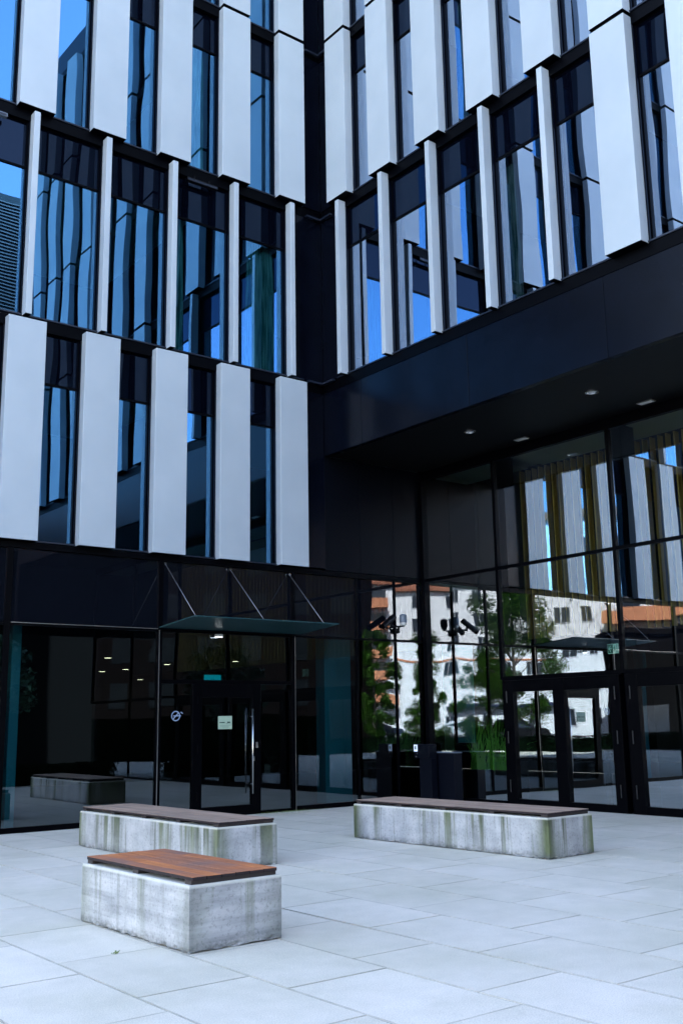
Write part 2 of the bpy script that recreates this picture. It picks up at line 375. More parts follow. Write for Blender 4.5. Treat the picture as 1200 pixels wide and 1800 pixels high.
# dark backing behind panels and fins, corner walls, bands
bk = MB()
for row in range(5):
    z0, z1 = zc(row)
    for i, x in enumerate(LX):
        hw = FW + .022 if row == 1 else W + .022
        x0 = x - hw if i < NL - 1 else XE; x1 = x + hw if i > 0 else -.004
        bk.box(x0, x1, .0, .2, z0 + .04, z1 - .2)
    if row == 0: continue
    for i, y in enumerate(RY):
        hw = FW + .022 if (row == 1 and i < 5) else W + .022
        y0 = y - hw if i < NR - 1 else YE; y1 = y + hw if i > 0 else -.004
        bk.box(.0, .2, y0, y1, z0 + .04, z1 - .2)
bk.build('backing_wall', m_clad, B)
bd = MB()
for i, z in enumerate(SILL[1:] + [TOP]):
    bd.box(XE, .2, -.008, .3, z - .2, z + .01)
    bd.box(-.008, .3, YE, -.009, z - .2, z + .01)
bd.build('floor_band', m_frame, B)
fl = MB()
for i, z in enumerate(SILL):
    fl.box(XE, -.5, -.03, .06, z + .011, z + .036)
    if i: fl.box(-.03, .06, YE, -.5, z + .011, z + .036)
for z in (8.34, 11.98, 15.90, 19.66):     # ledge that turns the inner corner
    fl.box(-.44, -.10, -.10, -.02, z + .03, z + .07); fl.box(-.10, -.02, -.44, -.02, z + .03, z + .07)
fl.build('sill_flashing', m_flash, B)
# fascia of the right wing and its soffit
ZF = 6.89
fa = MB(); ys = [-.004, -2.45, -5.35, -8.25, -11.15, -14.05, YE]
ys = [-.004, -1.22, -4.15, -7.08, -10.01, -12.94, YE]
for i in range(len(ys) - 1): fa.box(.0, .12, ys[i + 1] + .006, ys[i] - .006, ZF, 8.195)
fa.build('fascia', m_clad, B, bevel=.003)
sf = MB(); sf.box(.125, R + .3, YE, -.004, ZF + .012, ZF + .2)
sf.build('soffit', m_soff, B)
# cladding of the left wing under and beside the overhang
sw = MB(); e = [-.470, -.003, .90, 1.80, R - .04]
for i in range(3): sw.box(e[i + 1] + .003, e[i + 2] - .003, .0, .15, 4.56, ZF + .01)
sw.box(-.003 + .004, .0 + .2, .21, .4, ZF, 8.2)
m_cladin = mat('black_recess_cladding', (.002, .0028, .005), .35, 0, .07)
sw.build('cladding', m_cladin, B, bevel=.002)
# shell: outer walls, roof
sh = MB()
sh.box(XE - .3, XE, .0, 13, 0, TOP + .8); sh.box(XE, 13, 12.7, 13, 0, TOP + .8)
sh.box(.0, 13, YE - .3, YE, 4.56, TOP + .8); sh.box(R + .3, 13, YE - .3, YE, 0, 4.56); sh.box(12.7, 13, YE, 12.7, 0, TOP + .8)
sh.build('outer_wall', m_clad, B)
rf = MB(); rf.box(XE, 12.7, .3, 12.7, TOP + .02, TOP + .3); rf.box(.3, 12.7, YE, .3, TOP + .02, TOP + .3)
rf.box(XE, -.01, -.0, .25, TOP + .02, TOP + .8); rf.box(0, .25, YE, .25, TOP + .02, TOP + .8)
rf.build('roof', m_clad, B)
it = MB()
for z in SILL + [TOP]:
    zz = z - .2
    if z > 5: it.box(XE, R + 4, .32, 6, zz, z - .02); it.box(.32, 6, YE, .3, zz if z > 9 else 7.3, z - .02)
    else: it.box(XE, R + 9, .16, 12, zz + .02, z - .02)
it.build('interior_slab', m_intc, B)
iw = MB()
iw.box(XE, 6, 6, 6.2, 4.6, TOP); iw.box(6, 6.2, YE, 6, 8.4, TOP)
for i in range(1, NL, 3): iw.box(LX[i] - .06, LX[i] + .06, .4, 6, 4.6, TOP)
for i in range(1, NR, 3): iw.box(.4, 6, RY[i] - .06, RY[i] + .06, 8.45, TOP)
iw.box(XE, 12, 11.8, 12, 0, 4.4); iw.box(9, 9.2, YE, .1, 0, ZF)
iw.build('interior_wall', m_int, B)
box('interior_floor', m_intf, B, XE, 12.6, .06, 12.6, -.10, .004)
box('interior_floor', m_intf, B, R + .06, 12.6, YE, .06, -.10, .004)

# ground floor, left wing glazing
def vpane(name, m, par, x0, x1, z0, z1, y=.03):
    mb = MB(); mb.face([(x0, y, z0), (x1, y, z0), (x1, y, z1), (x0, y, z1)]); return mb.build(name, m, par)
gx = [XE, -9.6, -6.354, -3.646, -.80, .773, 1.80, R - .02]
wid = {-9.6: .05, -6.354: .045, -3.646: .04, -.80: .035, .773: .02, 1.80: .018}
for i in range(len(gx) - 1):
    a, b = gx[i] + wid.get(gx[i], .02), gx[i + 1] - wid.get(gx[i + 1], .02)
    if i != 3: vpane('glazing_panel', G_left, B, a, b, .08, 3.20)
    vpane('upper_glazing_panel', G_band, B, a, b, 3.245, 4.44)
vpane('door_fanlight', G_left, B, -3.6, -.84, 2.37, 3.20)
for x, hw in wid.items(): MB().box(x - hw, x + hw, -.012 if x < .5 else .0, .10, .0, 4.45).build('mullion', m_frame, B)
tr = MB(); tr.box(XE, R - .05, -.02, .10, 4.45, 4.545)
for i in range(len(gx) - 1):
    a, b = gx[i] + wid.get(gx[i], .02), gx[i + 1] - wid.get(gx[i + 1], .02)
    tr.box(a, b, -.006, .09, 3.20, 3.245)
    if i != 3: tr.box(a, b, -.008, .09, .0, .08)
tr.build('transom', m_frame, B)
st = MB()
st.box(-3.672, -3.660, -.022, -.013, .0, 3.22); st.box(-.775, -.768, -.020, -.013, .0, 3.22); st.box(-6.30, -3.69, -.0135, -.0065, 3.238, 3.246)
st.build('edge_trim', m_silver, B)
# left entrance door
Dr = MB(); Dr.box(-3.6, -.84, -.004, .09, 2.30, 2.37)
Dr.box(-2.975, -2.79, -.012, .09, .0, 2.30); Dr.box(-1.74, -1.55, -.012, .09, .0, 2.30)
Dr.box(-2.79, -1.74, -.014, .09, 2.06, 2.30); Dr.box(-2.79, -1.74, -.014, .09, .0, .17)
Dr.box(-3.6, -2.975, -.008, .09, .0, .05); Dr.box(-1.55, -.84, -.008, .09, .0, .05)
do = Dr.build('entrance_door', m_frame, B, bevel=.003)
vpane('pane', G_left, do, -2.79, -1.74, .17, 2.06); vpane('side_pane', G_left, do, -3.6, -2.975, .05, 2.30); vpane('side_pane', G_left, do, -1.55, -.84, .05, 2.30)
h = MB().tube((-1.775, -.085, .36), (-1.775, -.085, 1.86), .014, n=14)
for z in (.53, 1.72): h.tube((-1.775, -.085, z), (-1.775, .0, z), .009)
h.build('handle', m_steel, do, smooth=True)
for z in (.3, 1.1, 1.95): MB().tube((-2.885, -.022, z), (-2.885, -.022, z + .14), .008).build('hinge', m_frame, do)
MB().box(-1.735, -1.70, -.03, -.012, .93, 1.01).build('lock', m_silver, do, bevel=.003); MB().box(-1.665, -1.625, -.028, -.012, 1.16, 1.26).build('card_reader', m_silver, do, bevel=.003)

# recess glazing (plane X = R)
def hpane(name, m, par, y0, y1, z0, z1, x=None):
    x = R + .03 if x is None else x
    mb = MB(); mb.face([(x, y0, z0), (x, y0, z1), (x, y1, z1), (x, y1, z0)]); return mb.build(name, m, par)
gy = [-.05, -2.165, -5.0, -7.85, -10.7, -13.5, YE + .05]
ZH = 6.70
for i in range(len(gy) - 1):
    b, a = gy[i] - .035, gy[i + 1] + .035
    if i == 0: hpane('glazing_panel', G_right, B, a, b, .08, 4.49)
    else: hpane('glazing_panel', G_right, B, a, b, 2.40, 4.49)
    hpane('upper_glazing_panel', G_right, B, a, b, 4.55, ZH)
for i, y in enumerate(gy):
    mm = MB()
    hw = .05 if i == 0 else .035
    if i == 0: mm.box(R - .05, R + .10, -.10, -.0, .0, ZF + .01)
    else: mm.box(R - .01, R + .10, y - hw, y + hw, 2.34 if i else 0, ZF + .01)
    mm.build('mullion', m_frame, B)
tt = MB(); 
for i in range(len(gy) - 1):
    b, a = (gy[i] - .05 if i == 0 else gy[i] - .035), gy[i + 1] + .035
    for d_, za, zb in ((.005, 4.49, 4.55), (.005, ZH, ZF + .01)) + (((.012, 2.32, 2.40),) if i else ()): MB().box(R - d_, R + .09, a, b, za, zb).build('transom', m_frame, B)
tt.box(R - .004, R + .09, gy[1] + .035, gy[0] - .05, .0, .08)
tt.build('transom', m_frame, B)
box('inner_column', m_frame, B, R + .12, R + .5, -5.22, -4.86, .0, ZF)
box('inner_column', m_frame, B, R + .12, R + .40, -2.36, -2.06, .0, ZF)
m_camg0 = mat('dark_grey_metal', (.006, .007, .01), .4)
def double_door(y0, y1, name='entrance_door'):
    d = MB(); f0 = R - .03; f1 = R + .10; mid = (y0 + y1) / 2
    d.box(f0, f1, y0 - .0, y0 + .22, 0, 2.318); d.box(f0, f1, y1 - .25, y1, 0, 2.318); d.box(f0, f1, mid - .13, mid + .13, 0, 2.318)
    for a, b in ((y0 + .22, mid - .13), (mid + .13, y1 - .25)):
        d.box(f0 + .004, f1, a, b, 2.10, 2.318); d.box(f0 + .004, f1, a, b, 0, .13)
    o = d.build(name, m_frame, B, bevel=.004)
    for a, b in ((y0 + .22, mid - .13), (mid + .13, y1 - .25)): hpane('pane', G_right, o, a, b, .13, 2.10)
    for y in (y0 + .10, y1 - .10):
        for z in (.25, 1.15, 1.9): MB().tube((f0 - .012, y, z), (f0 - .012, y, z + .22), .010).build('hinge', m_camg0, o)
    return o
double_door(-4.92, -2.20); double_door(-7.76, -5.04); double_door(-10.6, -7.9)
for a, b in ((-13.4, -10.8), (YE + .05, -13.6)): hpane('glazing_panel', G_right, B, a, b, .05, 2.32)
# interior behind the recess glass
ic = MB(); ic.box(R + .14, 3.86, YE, -2.42, 6.76, 6.86); ic.box(R + .14, 3.86, -2.0, -.2, 6.76, 6.86)
ic.build('interior_ceiling', m_intc, B)
box('interior_bulkhead', m_int, B, 4.05, 4.2, YE, -.2, 3.25, 6.86)
slm = MB(); y = -1.75
while y > -13:
    slm.box(3.88, 4.02, y - .012, y + .012, 3.2, 6.75); y -= .172
slm.build('wooden_slat_screen', m_gold, B)
# vestibule frame behind the doors
vf = MB(); X = R + 1.3
vf.box(X, X + .08, -3.55, -3.45, 0, 2.2); vf.box(X, X + .08, -4.5, -4.4, 0, 2.2); vf.box(X, X + .08, -5.6, -5.5, 0, 2.2); vf.box(X, X + .08, -5.6, -3.45, 2.2, 2.32)
vf.build('vestibule_frame', m_frame, B)
# interior columns
for x0, x1, y0 in ((.50, 1.18, .75), (-5.98, -5.82, .75)):
    box('interior_column', m_teal, B, x0, x1, y0, y0 + .3, .004, 4.3, bevel=.01)

# ------------------------------------------------------------------ glass canopy
cn = tag(empty('glass_canopy', (-2.4, 0, 3.26)), 'frosted teal glass canopy on three thin steel rods above the left entrance door', 'canopy')
def L(o):  # keep world coordinates for children of a placed empty
    o.location = -Vector(o.parent.location); return o
pm = MB(); zs_ = lambda y: 3.25 - .08 * y
for z0 in (0,):
    a_, b_ = -3.69, -.655; q_ = [(a_, -.05), (b_, -.05), (b_, -1.25), (a_, -1.25)]
    pm.face([(x, y, zs_(y)) for x, y in q_][::-1]); pm.face([(x, y, zs_(y) + .017) for x, y in q_])
    for k in range(4):
        (x0, y0), (x1, y1) = q_[k], q_[(k + 1) % 4]; pm.face([(x0, y0, zs_(y0)), (x1, y1, zs_(y1)), (x1, y1, zs_(y1) + .017), (x0, y0, zs_(y0) + .017)])
L(pm.build('glass_sheet', G_canopy, cn))
for xw, xo in ((-3.576, -3.60), (-2.229, -2.235), (-.889, -.93)):
    r = MB().tube((xw, -.01, 4.40), (xo, -1.14, 3.37), .006); L(r.build('rod', m_rod, cn, smooth=True))
    f = MB().tube((xo, -1.14, 3.358), (xo, -1.14, 3.378), .024, n=14); L(f.build('bracket', m_steel, cn))
    f = MB().tube((xw, -.03, 4.40), (xw, .0, 4.40), .026, n=14); L(f.build('bracket', m_steel, cn))
wb = MB(); wb.box(-3.66, -.68, -.05, -.0075, 3.235, 3.249); L(wb.build('wall_rail', m_frame, cn))
lo = tag(empty('wall_lamp', (-2.49, -.03, 3.17)), 'small white lamp under the glass canopy over the left door', 'lamp')
L(MB().box(-2.56, -2.42, -.09, -.022, 3.14, 3.19).build('housing', m_white, lo, bevel=.006)); L(MB().box(-2.55, -2.43, -.085, -.03, 3.134, 3.1395).build('diffuser', m_lampw, lo))

# ------------------------------------------------------------------ downlights in the soffit
def downlight(x, y, sq, label):
    t = tag(empty('recessed_light', (x, y, ZF)), label, 'ceiling light', 'lights in the black soffit')
    if not sq:
        m = MB(); n = 24; zs = [(.115, .011), (.115, -.006), (.085, -.010), (.075, .008)]
        for k in range(len(zs) - 1):
            for i in range(n):
                a, b = 2 * math.pi * i / n, 2 * math.pi * (i + 1) / n
                (r0, z0), (r1, z1) = zs[k], zs[k + 1]
                m.face([(r0 * math.cos(a), r0 * math.sin(a), z0), (r0 * math.cos(b), r0 * math.sin(b), z0), (r1 * math.cos(b), r1 * math.sin(b), z1), (r1 * math.cos(a), r1 * math.sin(a), z1)])
        m.build('trim_ring', m_steel, t)
        g = MB(); g.face([(.078 * math.cos(2 * math.pi * i / n), .078 * math.sin(2 * math.pi * i / n), .006) for i in reversed(range(n))]); g.build('lens', m_white, t)
    else:
        MB().box(-.07, .07, -.15, .15, -.006, .011).build('frame', m_silver, t, bevel=.002); MB().box(-.055, .055, -.135, .135, -.0085, -.0065).build('lens', m_white, t)
downlight(1.16, -3.0, 0, 'round steel downlight in the black soffit, the one nearer the inner corner')
downlight(1.13, -5.87, 0, 'round steel downlight in the black soffit, the one further right')
downlight(2.36, -3.2, 1, 'flat rectangular light in the black soffit above the left pane of the tall glazing')
downlight(2.36, -6.05, 1, 'flat rectangular light in the black soffit, rightmost of the four')

# ------------------------------------------------------------------ security cameras on the mullion
sc_ = tag(empty('security_camera', (1.80, -.02, 3.45)), 'black bullet security camera on a wall bracket, aimed down to the left', 'security camera', 'security cameras beside the corner')
b = MB(); b.tube((1.80, -.012, 3.42), (1.80, -.07, 3.42), .055, n=14); b.tube((1.80, -.06, 3.43), (1.78, -.14, 3.50), .022, n=10); b.tube((1.79, -.14, 3.50), (1.55, -.15, 3.50), .020, n=10); b.tube((1.56, -.15, 3.49), (1.53, -.15, 3.58), .026, n=10)
L(b.build('bracket', m_black, sc_, smooth=True))
d = Vector((-.80, -.12, -.50)).normalized(); c0 = Vector((1.63, -.14, 3.68))
q = MB().tube(c0, c0 + d * .34, .052, .052, 16); L(q.build('body', m_black, sc_, bevel=.006))
q = MB().tube(c0 + Vector((0, 0, .012)) - d * .02, c0 + d * .42 + Vector((0, 0, .012)), .062, .062, 16, cap=False); L(q.build('sun_shield', m_black, sc_))
q = MB().tube(c0 + d * .341, c0 + d * .345, .045, .045, 16); L(q.build('lens', m_frame, sc_))
dc = tag(empty('dome_camera', (1.88, -.15, 3.55)), 'grey dome security camera hanging right of the black bullet camera', 'security camera', 'security cameras beside the corner')
b = MB(); b.tube((1.79, -.14, 3.50), (1.88, -.15, 3.52), .018); b.tube((1.88, -.15, 3.50), (1.88, -.15, 3.56), .03); L(b.build('bracket', m_black, dc))
def lathe(m, cx, cy, prof, n=20, mi=0):
    for k in range(len(prof) - 1):
        (r0, z0), (r1, z1) = prof[k], prof[k + 1]
        for i in range(n):
            a, b2 = 2 * math.pi * i / n, 2 * math.pi * (i + 1) / n
            m.face([(cx + r0 * math.cos(a), cy + r0 * math.sin(a), z0), (cx + r0 * math.cos(b2), cy + r0 * math.sin(b2), z0), (cx + r1 * math.cos(b2), cy + r1 * math.sin(b2), z1), (cx + r1 * math.cos(a), cy + r1 * math.sin(a), z1)][::-1], mi)
    return m
m_camg = mat('grey_camera_plastic', (.12, .15, .19), .4)
L(lathe(MB(), 1.88, -.15, [(.0, 3.765), (.05, 3.76), (.075, 3.73), (.08, 3.60), (.072, 3.585)]).build('housing', m_camg, dc, smooth=True))
L(lathe(MB(), 1.88, -.15, [(.068, 3.585), (.066, 3.56), (.045, 3.53), (.0, 3.518)]).build('dome', m_white, dc, smooth=True))

# ------------------------------------------------------------------ floodlights under the band
def flood(x, label, m):
    t = tag(empty('linear_floodlight', (x, -.06, 11.95)), label, 'floodlight', 'linear floodlights under the ledge')
    MB().box(-.34, .34, -.05, .04, -.055, .015).build('housing', m, t, bevel=.006)
    MB().box(-.32, .32, -.053, -.051, -.045, -.005).build('lens', m_flash, t)
    a = MB(); a.box(-.17, -.15, -.01, .01, .015, .09); a.box(.15, .17, -.01, .01, .015, .09); a.build('bracket', m_black, t)
flood(-2.95, 'black linear floodlight under the ledge between the third and fourth narrow fins', m_black)
flood(-7.15, 'grey linear floodlight at the left picture edge under the ledge', m_camg)

# ------------------------------------------------------------------ notices, signs
m_note = mat('pale_green_paper', (.42, .55, .40), .7); m_ink = mat('dark_green_ink', (.02, .06, .04), .7); m_line = mat('grey_green_ink', (.14, .22, .16), .7)
nt_ = tag(empty('notice', (-2.30, -.0, 1.62)), 'pale green paper notice stuck on the glass of the left entrance door', 'notice')
MB().box(-.145, .145, .018, .021, -.115, .115).build('sheet', m_note, nt_)
t = MB(); x = -.12
for wd in (.018, .012, .016, .01, .018, .014, .012, .016): t.box(x, x + wd - .003, .0155, .0175, -.008, .006 + random.uniform(0, .006)); x += wd
t.box(.025, .032, .0155, .0175, -.022, -.012); t.box(.045, .05, .0155, .0175, -.022, -.012)
for wd in (.02, .008, .02, .014): t.box(x + .05, x + .05 + wd - .003, .0155, .0175, -.012, .016); x += wd
t.build('lettering', m_ink, nt_)
t = MB()
for k, (a, b2) in enumerate(((-.11, .12), (-.10, .09), (-.06, .07))): t.box(a, b2, .0155, .0175, -.05 - k * .018, -.046 - k * .018)
t.build('small_print', m_line, nt_)
m_stk = mat('pale_blue_sticker', (.28, .36, .50), .6)
sg = tag(empty('no_smoking_sticker', (-3.30, 0, 1.745)), 'round pale blue no-smoking sticker on the side glass left of the entrance door', 'sticker')
s = MB(); n = 32
for i in range(n):
    a, b2 = 2 * math.pi * i / n, 2 * math.pi * (i + 1) / n
    s.face([(.088 * math.cos(a), .022, .088 * math.sin(a)), (.088 * math.cos(b2), .022, .088 * math.sin(b2)), (.07 * math.cos(b2), .022, .07 * math.sin(b2)), (.07 * math.cos(a), .022, .07 * math.sin(a))][::-1])
s.build('ring', m_stk, sg)
s = MB(); s.face([(-.058, .020, -.046), (-.046, .020, -.058), (.058, .020, .046), (.046, .020, .058)]); s.face([(-.05, .018, -.006), (.10, .018, -.006), (.10, .018, .012), (-.05, .018, .012)])
s.face([(.10, .018, .075), (.14, .018, .045), (.13, .018, .035), (.09, .018, .065)])
s.build('cigarette_and_bar', m_stk, sg)
m_green = emis('exit_sign_green', (.0, .07, .05), .06); m_exw = emis('exit_sign_white', (.45, .80, .72), .04); m_exteal = emis('exit_sign_teal', (.0, .30, .36), .10)
ex = tag(empty('exit_sign', (R + .25, -4.62, 2.79)), 'green and white exit sign with a left arrow and running figure behind the right glazing', 'exit sign')
MB().box(.01, .03, -.11, .11, -.085, .085).build('sign_case', m_exw, ex)
MB().box(.005, .009, -.005, .10, -.075, .075).build('green_field', m_green, ex)
s = MB(); X0 = .003
s.face([(X0, .09, 0), (X0, .05, .05), (X0, .035, .05), (X0, .065, .008), (X0, .02, .008), (X0, .02, -.008), (X0, .065, -.008), (X0, .035, -.05), (X0, .05, -.05)][::-1]); s.build('arrow', m_exw, ex)
s = MB(); s.box(.004, .008, -.095, -.085, -.07, .07)          # door post
s.box(.004, .008, -.05, -.035, .03, .05); s.face([(X0, -.03, .028), (X0, -.055, .028), (X0, -.06, -.01), (X0, -.035, -.01)]); s.face([(X0, -.035, -.01), (X0, -.05, -.01), (X0, -.03, -.055), (X0, -.02, -.05)]); s.face([(X0, -.06, -.01), (X0, -.05, -.01), (X0, -.07, -.055), (X0, -.08, -.05)]); s.face([(X0, -.02, .02), (X0, -.03, .028), (X0, -.015, .0), (X0, -.008, .005)])
s.build('running_figure', m_green, ex)
ex2 = tag(empty('exit_sign', (-2.36, .35, 2.36)), 'teal lit exit sign just above the left entrance door', 'exit sign')
MB().box(-.17, .17, 0, .03, .02, .12).build('lit_face', m_exteal, ex2); 
s = MB(); s.box(-.03, -.012, -.004, -.001, .035, .05); s.box(.012, .03, -.004, -.001, .035, .05); s.build('pictogram', m_green, ex2)

# ------------------------------------------------------------------ intercom post and box in the corner
m_box = mat('navy_black_metal', (.002, .003, .007), .5, 0, .12)
ip = tag(empty('intercom_post', (2.03, -.55, 0)), 'dark intercom post with a pale screen in front of the glass corner', 'intercom')
L(MB().box(1.98, 2.14, -.74, -.40, 0, .86).build('post', m_box, ip, bevel=.006))
L(MB().box(1.93, 2.14, -.74, -.30, .86, 1.13).build('head', m_box, ip, bevel=.008))
L(MB().box(1.922, 1.929, -.41, -.31, .99, 1.12).build('plate', emis('glowing_pale_plate', (.45, .55, .75), .12), ip))  # pale label given added glow, though it is no light source
s = MB(); s.box(1.9165, 1.921, -.385, -.335, 1.03, 1.095); L(s.build('label', m_line, ip))
s = MB(); s.tube((1.92, -.40, .95), (1.928, -.40, .95), .008); s.tube((1.92, -.37, .89), (1.928, -.37, .89), .008); L(s.build('button', m_silver, ip))
bb = tag(empty('metal_bin', (2.35, -.9, 0)), 'dark metal litter bin with a pale lid edge right of the intercom post', 'bin')
L(MB().box(2.20, 2.42, -1.16, -.46, 0, .955).build('body', m_box, bb, bevel=.006))
L(MB().box(2.19, 2.43, -1.165, -.455, .957, .972).build('lid', m_camg, bb, bevel=.003))
L(MB().box(2.196, 2.199, -.66, -.56, .76, .90).build('slot', m_black, bb))

# ------------------------------------------------------------------ benches
m_bat = mat('dark_batten', (.035, .025, .02), .7)
def bench(label, loc, lx, ly, nplank, woodm, concm, nbat=3, dark=False):
    t = tag(empty('concrete_bench', loc, math.radians({.81: 1.0, .82: 1.2, .83: 1.9}[lx])), label, 'bench', 'concrete benches with wooden seats')
    # concrete block with chipped lower edge
    m = MB(); H = .462; nx, ny = 10, int(ly / .05); segs = []
    def ring():
        pts = []
        nxs = int(lx / .05)
        for i in range(nxs): pts.append((lx * i / nxs, 0))
        for i in range(ny): pts.append((lx, ly * i / ny))
        for i in range(nxs): pts.append((lx - lx * i / nxs, ly))
        for i in range(ny): pts.append((0, ly - ly * i / ny))
        return pts
    rg = ring(); n = len(rg); zs = [0.0, .015, .04, .2, .44, H - .006, H]
    rnd = random.Random(len(label))
    for k, z in enumerate(zs):
        for (x, y) in rg:
            cx, cy = x - lx / 2, y - ly / 2
            sh_ = 0
            if k == 0: sh_ = rnd.choice((.004, .008, .014, .022, .03)) if rnd.random() < .6 else .004
            elif k == 1: sh_ = rnd.choice((0, 0, .004, .010))
            elif k == 5: sh_ = .003
            elif k == 6: sh_ = .010
            fx = 1 - sh_ / abs(lx / 2); fy = 1 - sh_ / abs(ly / 2)
            m.v.append((cx * fx, cy * fy, z + (rnd.uniform(0, .012) if k == 0 else 0)))
    for k in range(len(zs) - 1):
        for i in range(n):
            j = (i + 1) % n; m.f.append((k * n + i, k * n + j, (k + 1) * n + j, (k + 1) * n + i)); m.m.append(0)
    m.f.append(tuple((len(zs) - 1) * n + i for i in range(n))); m.m.append(0)
    m.build('concrete_base', concm, t)
    sx, sy = lx - .06, ly - .05
    for k in range(nbat):
        y = -sy / 2 + .05 + (sy - .1) * k / (nbat - 1); MB().box(-sx / 2 + .003, sx / 2 - .003, y - .045, y + .045, H - .001, H + .028).build('batten', m_bat, t)
    s = MB(); tn = []; pw = sx / nplank
    for i in range(nplank):
        x0 = -sx / 2 + i * pw + .003; x1 = x0 + pw - .006
        pieces = [(-sy / 2 - .012, sy / 2 + .012)]
        if ly > 3: c_ = rnd.uniform(-.3, .3); pieces = [(-sy / 2 - .012, c_ - .002), (c_ + .002, sy / 2 + .012)]
        elif i % 2: c_ = rnd.uniform(-.2, .5); pieces = [(-sy / 2 - .012, c_ - .002), (c_ + .002, sy / 2 + .012)]
        for a, b2 in pieces:
            dz = rnd.uniform(-.0015, .0015); s.box(x0, x1, a, b2, H + .029, H + .055 + dz); tn += [rnd.uniform(-.16, .28)] * 6
    so_ = s.build('seat', woodm, t, bevel=.003)
    at = so_.data.attributes.new('tone', 'FLOAT', 'FACE'); at.data.foreach_set('value', tn)
    return t
w_red = wood('red_brown_decking', (.30, .16, .115), (.46, .17, .075), (.70, .26, .09))
w_grey = wood('weathered_brown_decking', (.36, .26, .195), (.43, .30, .22), (.52, .36, .26))
bench('short concrete bench with orange-brown wooden seat, nearest the camera', (-7.962, -8.445, 0), .81, 1.75, 6, w_red, concrete('board_marked_concrete', True, .4, 1.3, .41, .865))
bench('long concrete bench with weathered seat and green streaks behind the short one', (-5.64, -4.10, 0), .82, 3.48, 6, w_grey, concrete('streaked_concrete', False, .9, 4.1, .41, 1.725), 5)
bench('long stained concrete bench standing apart at right before the dark doors', (-2.40, -6.07, 0), .83, 3.46, 6, w_grey, concrete('stained_concrete', False, 1.0, 7.7, .415, 1.715), 5)

# ------------------------------------------------------------------ foliage helpers
def leaf_mat(name, c1, c2):
    m = mat(name, c1, .55, 0, .3); noise_mix(m, c1, c2, 1.7, 4, .35, .65)
    return m
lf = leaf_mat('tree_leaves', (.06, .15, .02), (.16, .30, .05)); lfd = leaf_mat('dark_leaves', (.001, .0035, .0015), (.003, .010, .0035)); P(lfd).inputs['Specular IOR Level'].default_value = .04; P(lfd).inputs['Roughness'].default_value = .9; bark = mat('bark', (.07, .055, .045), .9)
def tree(name, label, x, y, h, rad, trunk_h, n=5000, conical=False, lm=None, leaf=.16, seed=1, group='trees reflected in the glass'):
    rnd = random.Random(seed); t = tag(empty(name, (x, y, -.1)), label, 'tree', group)
    tk = MB(); tk.tube((0, 0, 0), (0, 0, trunk_h + (h - trunk_h) * .75), h * .018 + .05, .03, 8)
    cl = []
    for i in range(46 if not conical else 60):
        f = rnd.random()
        z = trunk_h + (h - trunk_h) * f
        rr = rad * ((1 - f) * .95 + .08 if conical else math.sqrt(max(.05, 1 - (2 * f - 1) ** 2))) * math.sqrt(rnd.random())
        a = rnd.random() * 6.283; p = Vector((rr * math.cos(a), rr * math.sin(a), z)); cl.append((p, rnd.uniform(.16, .34) * rad))
        if i % 2: tk.tube((0, 0, max(trunk_h * .8, z - rr * .9)), p, .03 + h * .003, .01, 5)
    tk.build('trunk', bark, t)
    m = MB()
    for i in range(n):
        p, r = rnd.choice(cl)
        d = Vector((rnd.gauss(0, 1), rnd.gauss(0, 1), rnd.gauss(0, .8))); d = d.normalized() * r * rnd.random() ** .4
        c = p + d; u = Vector((rnd.gauss(0, 1), rnd.gauss(0, 1), rnd.gauss(0, .6))).normalized(); v = u.orthogonal().normalized(); s_ = leaf * rnd.uniform(.6, 1.2)
        m.face([c - u * s_, c - v * s_ * .45, c + u * s_, c + v * s_ * .45])
    m.build('crown', lm or lf, t)
    return t
tree('broadleaf_tree', 'large leafy green tree with dark trunk, reflected left of the right-hand doors', -29, -26.5, 9.4, 3.0, 1.8, 30000, seed=3, leaf=.10)
tree('conifer_tree', 'slim feathery green tree reflected at the glass corner before the pale building', -37.4, -43.3, 8.6, 2.2, .4, 24000, True, lf, .10, 4)
tree('broadleaf_tree', 'dense dark green tree reflected left of the glass corner', -28.0, -38.2, 7.4, 1.5, .8, 12000, seed=5, lm=lf, leaf=.11)
tree('broadleaf_tree', 'thin light green tree reflected right of the glass corner', -33.5, -33.5, 6.2, 1.9, .5, 18000, seed=6, leaf=.09)
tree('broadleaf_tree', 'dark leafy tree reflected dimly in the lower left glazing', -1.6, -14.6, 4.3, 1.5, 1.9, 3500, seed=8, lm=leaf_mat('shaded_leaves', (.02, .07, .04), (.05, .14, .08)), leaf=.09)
def hedge(x0, x1, y0, y1, h, n, label, seed, leaf=.05):
    hd = MB(); rnd = random.Random(seed); hd.box(x0 + .15, x1 - .15, y0 + .15, y1 - .15, -.05, h - .12)
    for i in range(n):
        side = rnd.random(); x = rnd.uniform(x0, x1); y = rnd.uniform(y0, y1); z = rnd.uniform(0, h)
        if side < .4: y = y1 - abs(rnd.gauss(0, .08))
        elif side < .7: z = h - abs(rnd.gauss(0, .08))
        elif side < .8: x = rnd.choice((x0, x1)) + rnd.gauss(0, .05)
        c = Vector((x, y, z)); u = Vector((rnd.gauss(0, 1), rnd.gauss(0, 1), rnd.gauss(0, 1))).normalized(); v = u.orthogonal().normalized(); s_ = leaf
        hd.face([c - u * s_, c - v * s_ * .5, c + u * s_, c + v * s_ * .5])
    return tag(hd.build('hedge', lfd), label, 'hedge', 'hedges reflected in the glazing')
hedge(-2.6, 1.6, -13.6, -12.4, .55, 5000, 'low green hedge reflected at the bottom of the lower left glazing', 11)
def move(o, x, y, rz): o.location = (x, y, -.1); o.rotation_euler = (0, 0, rz)
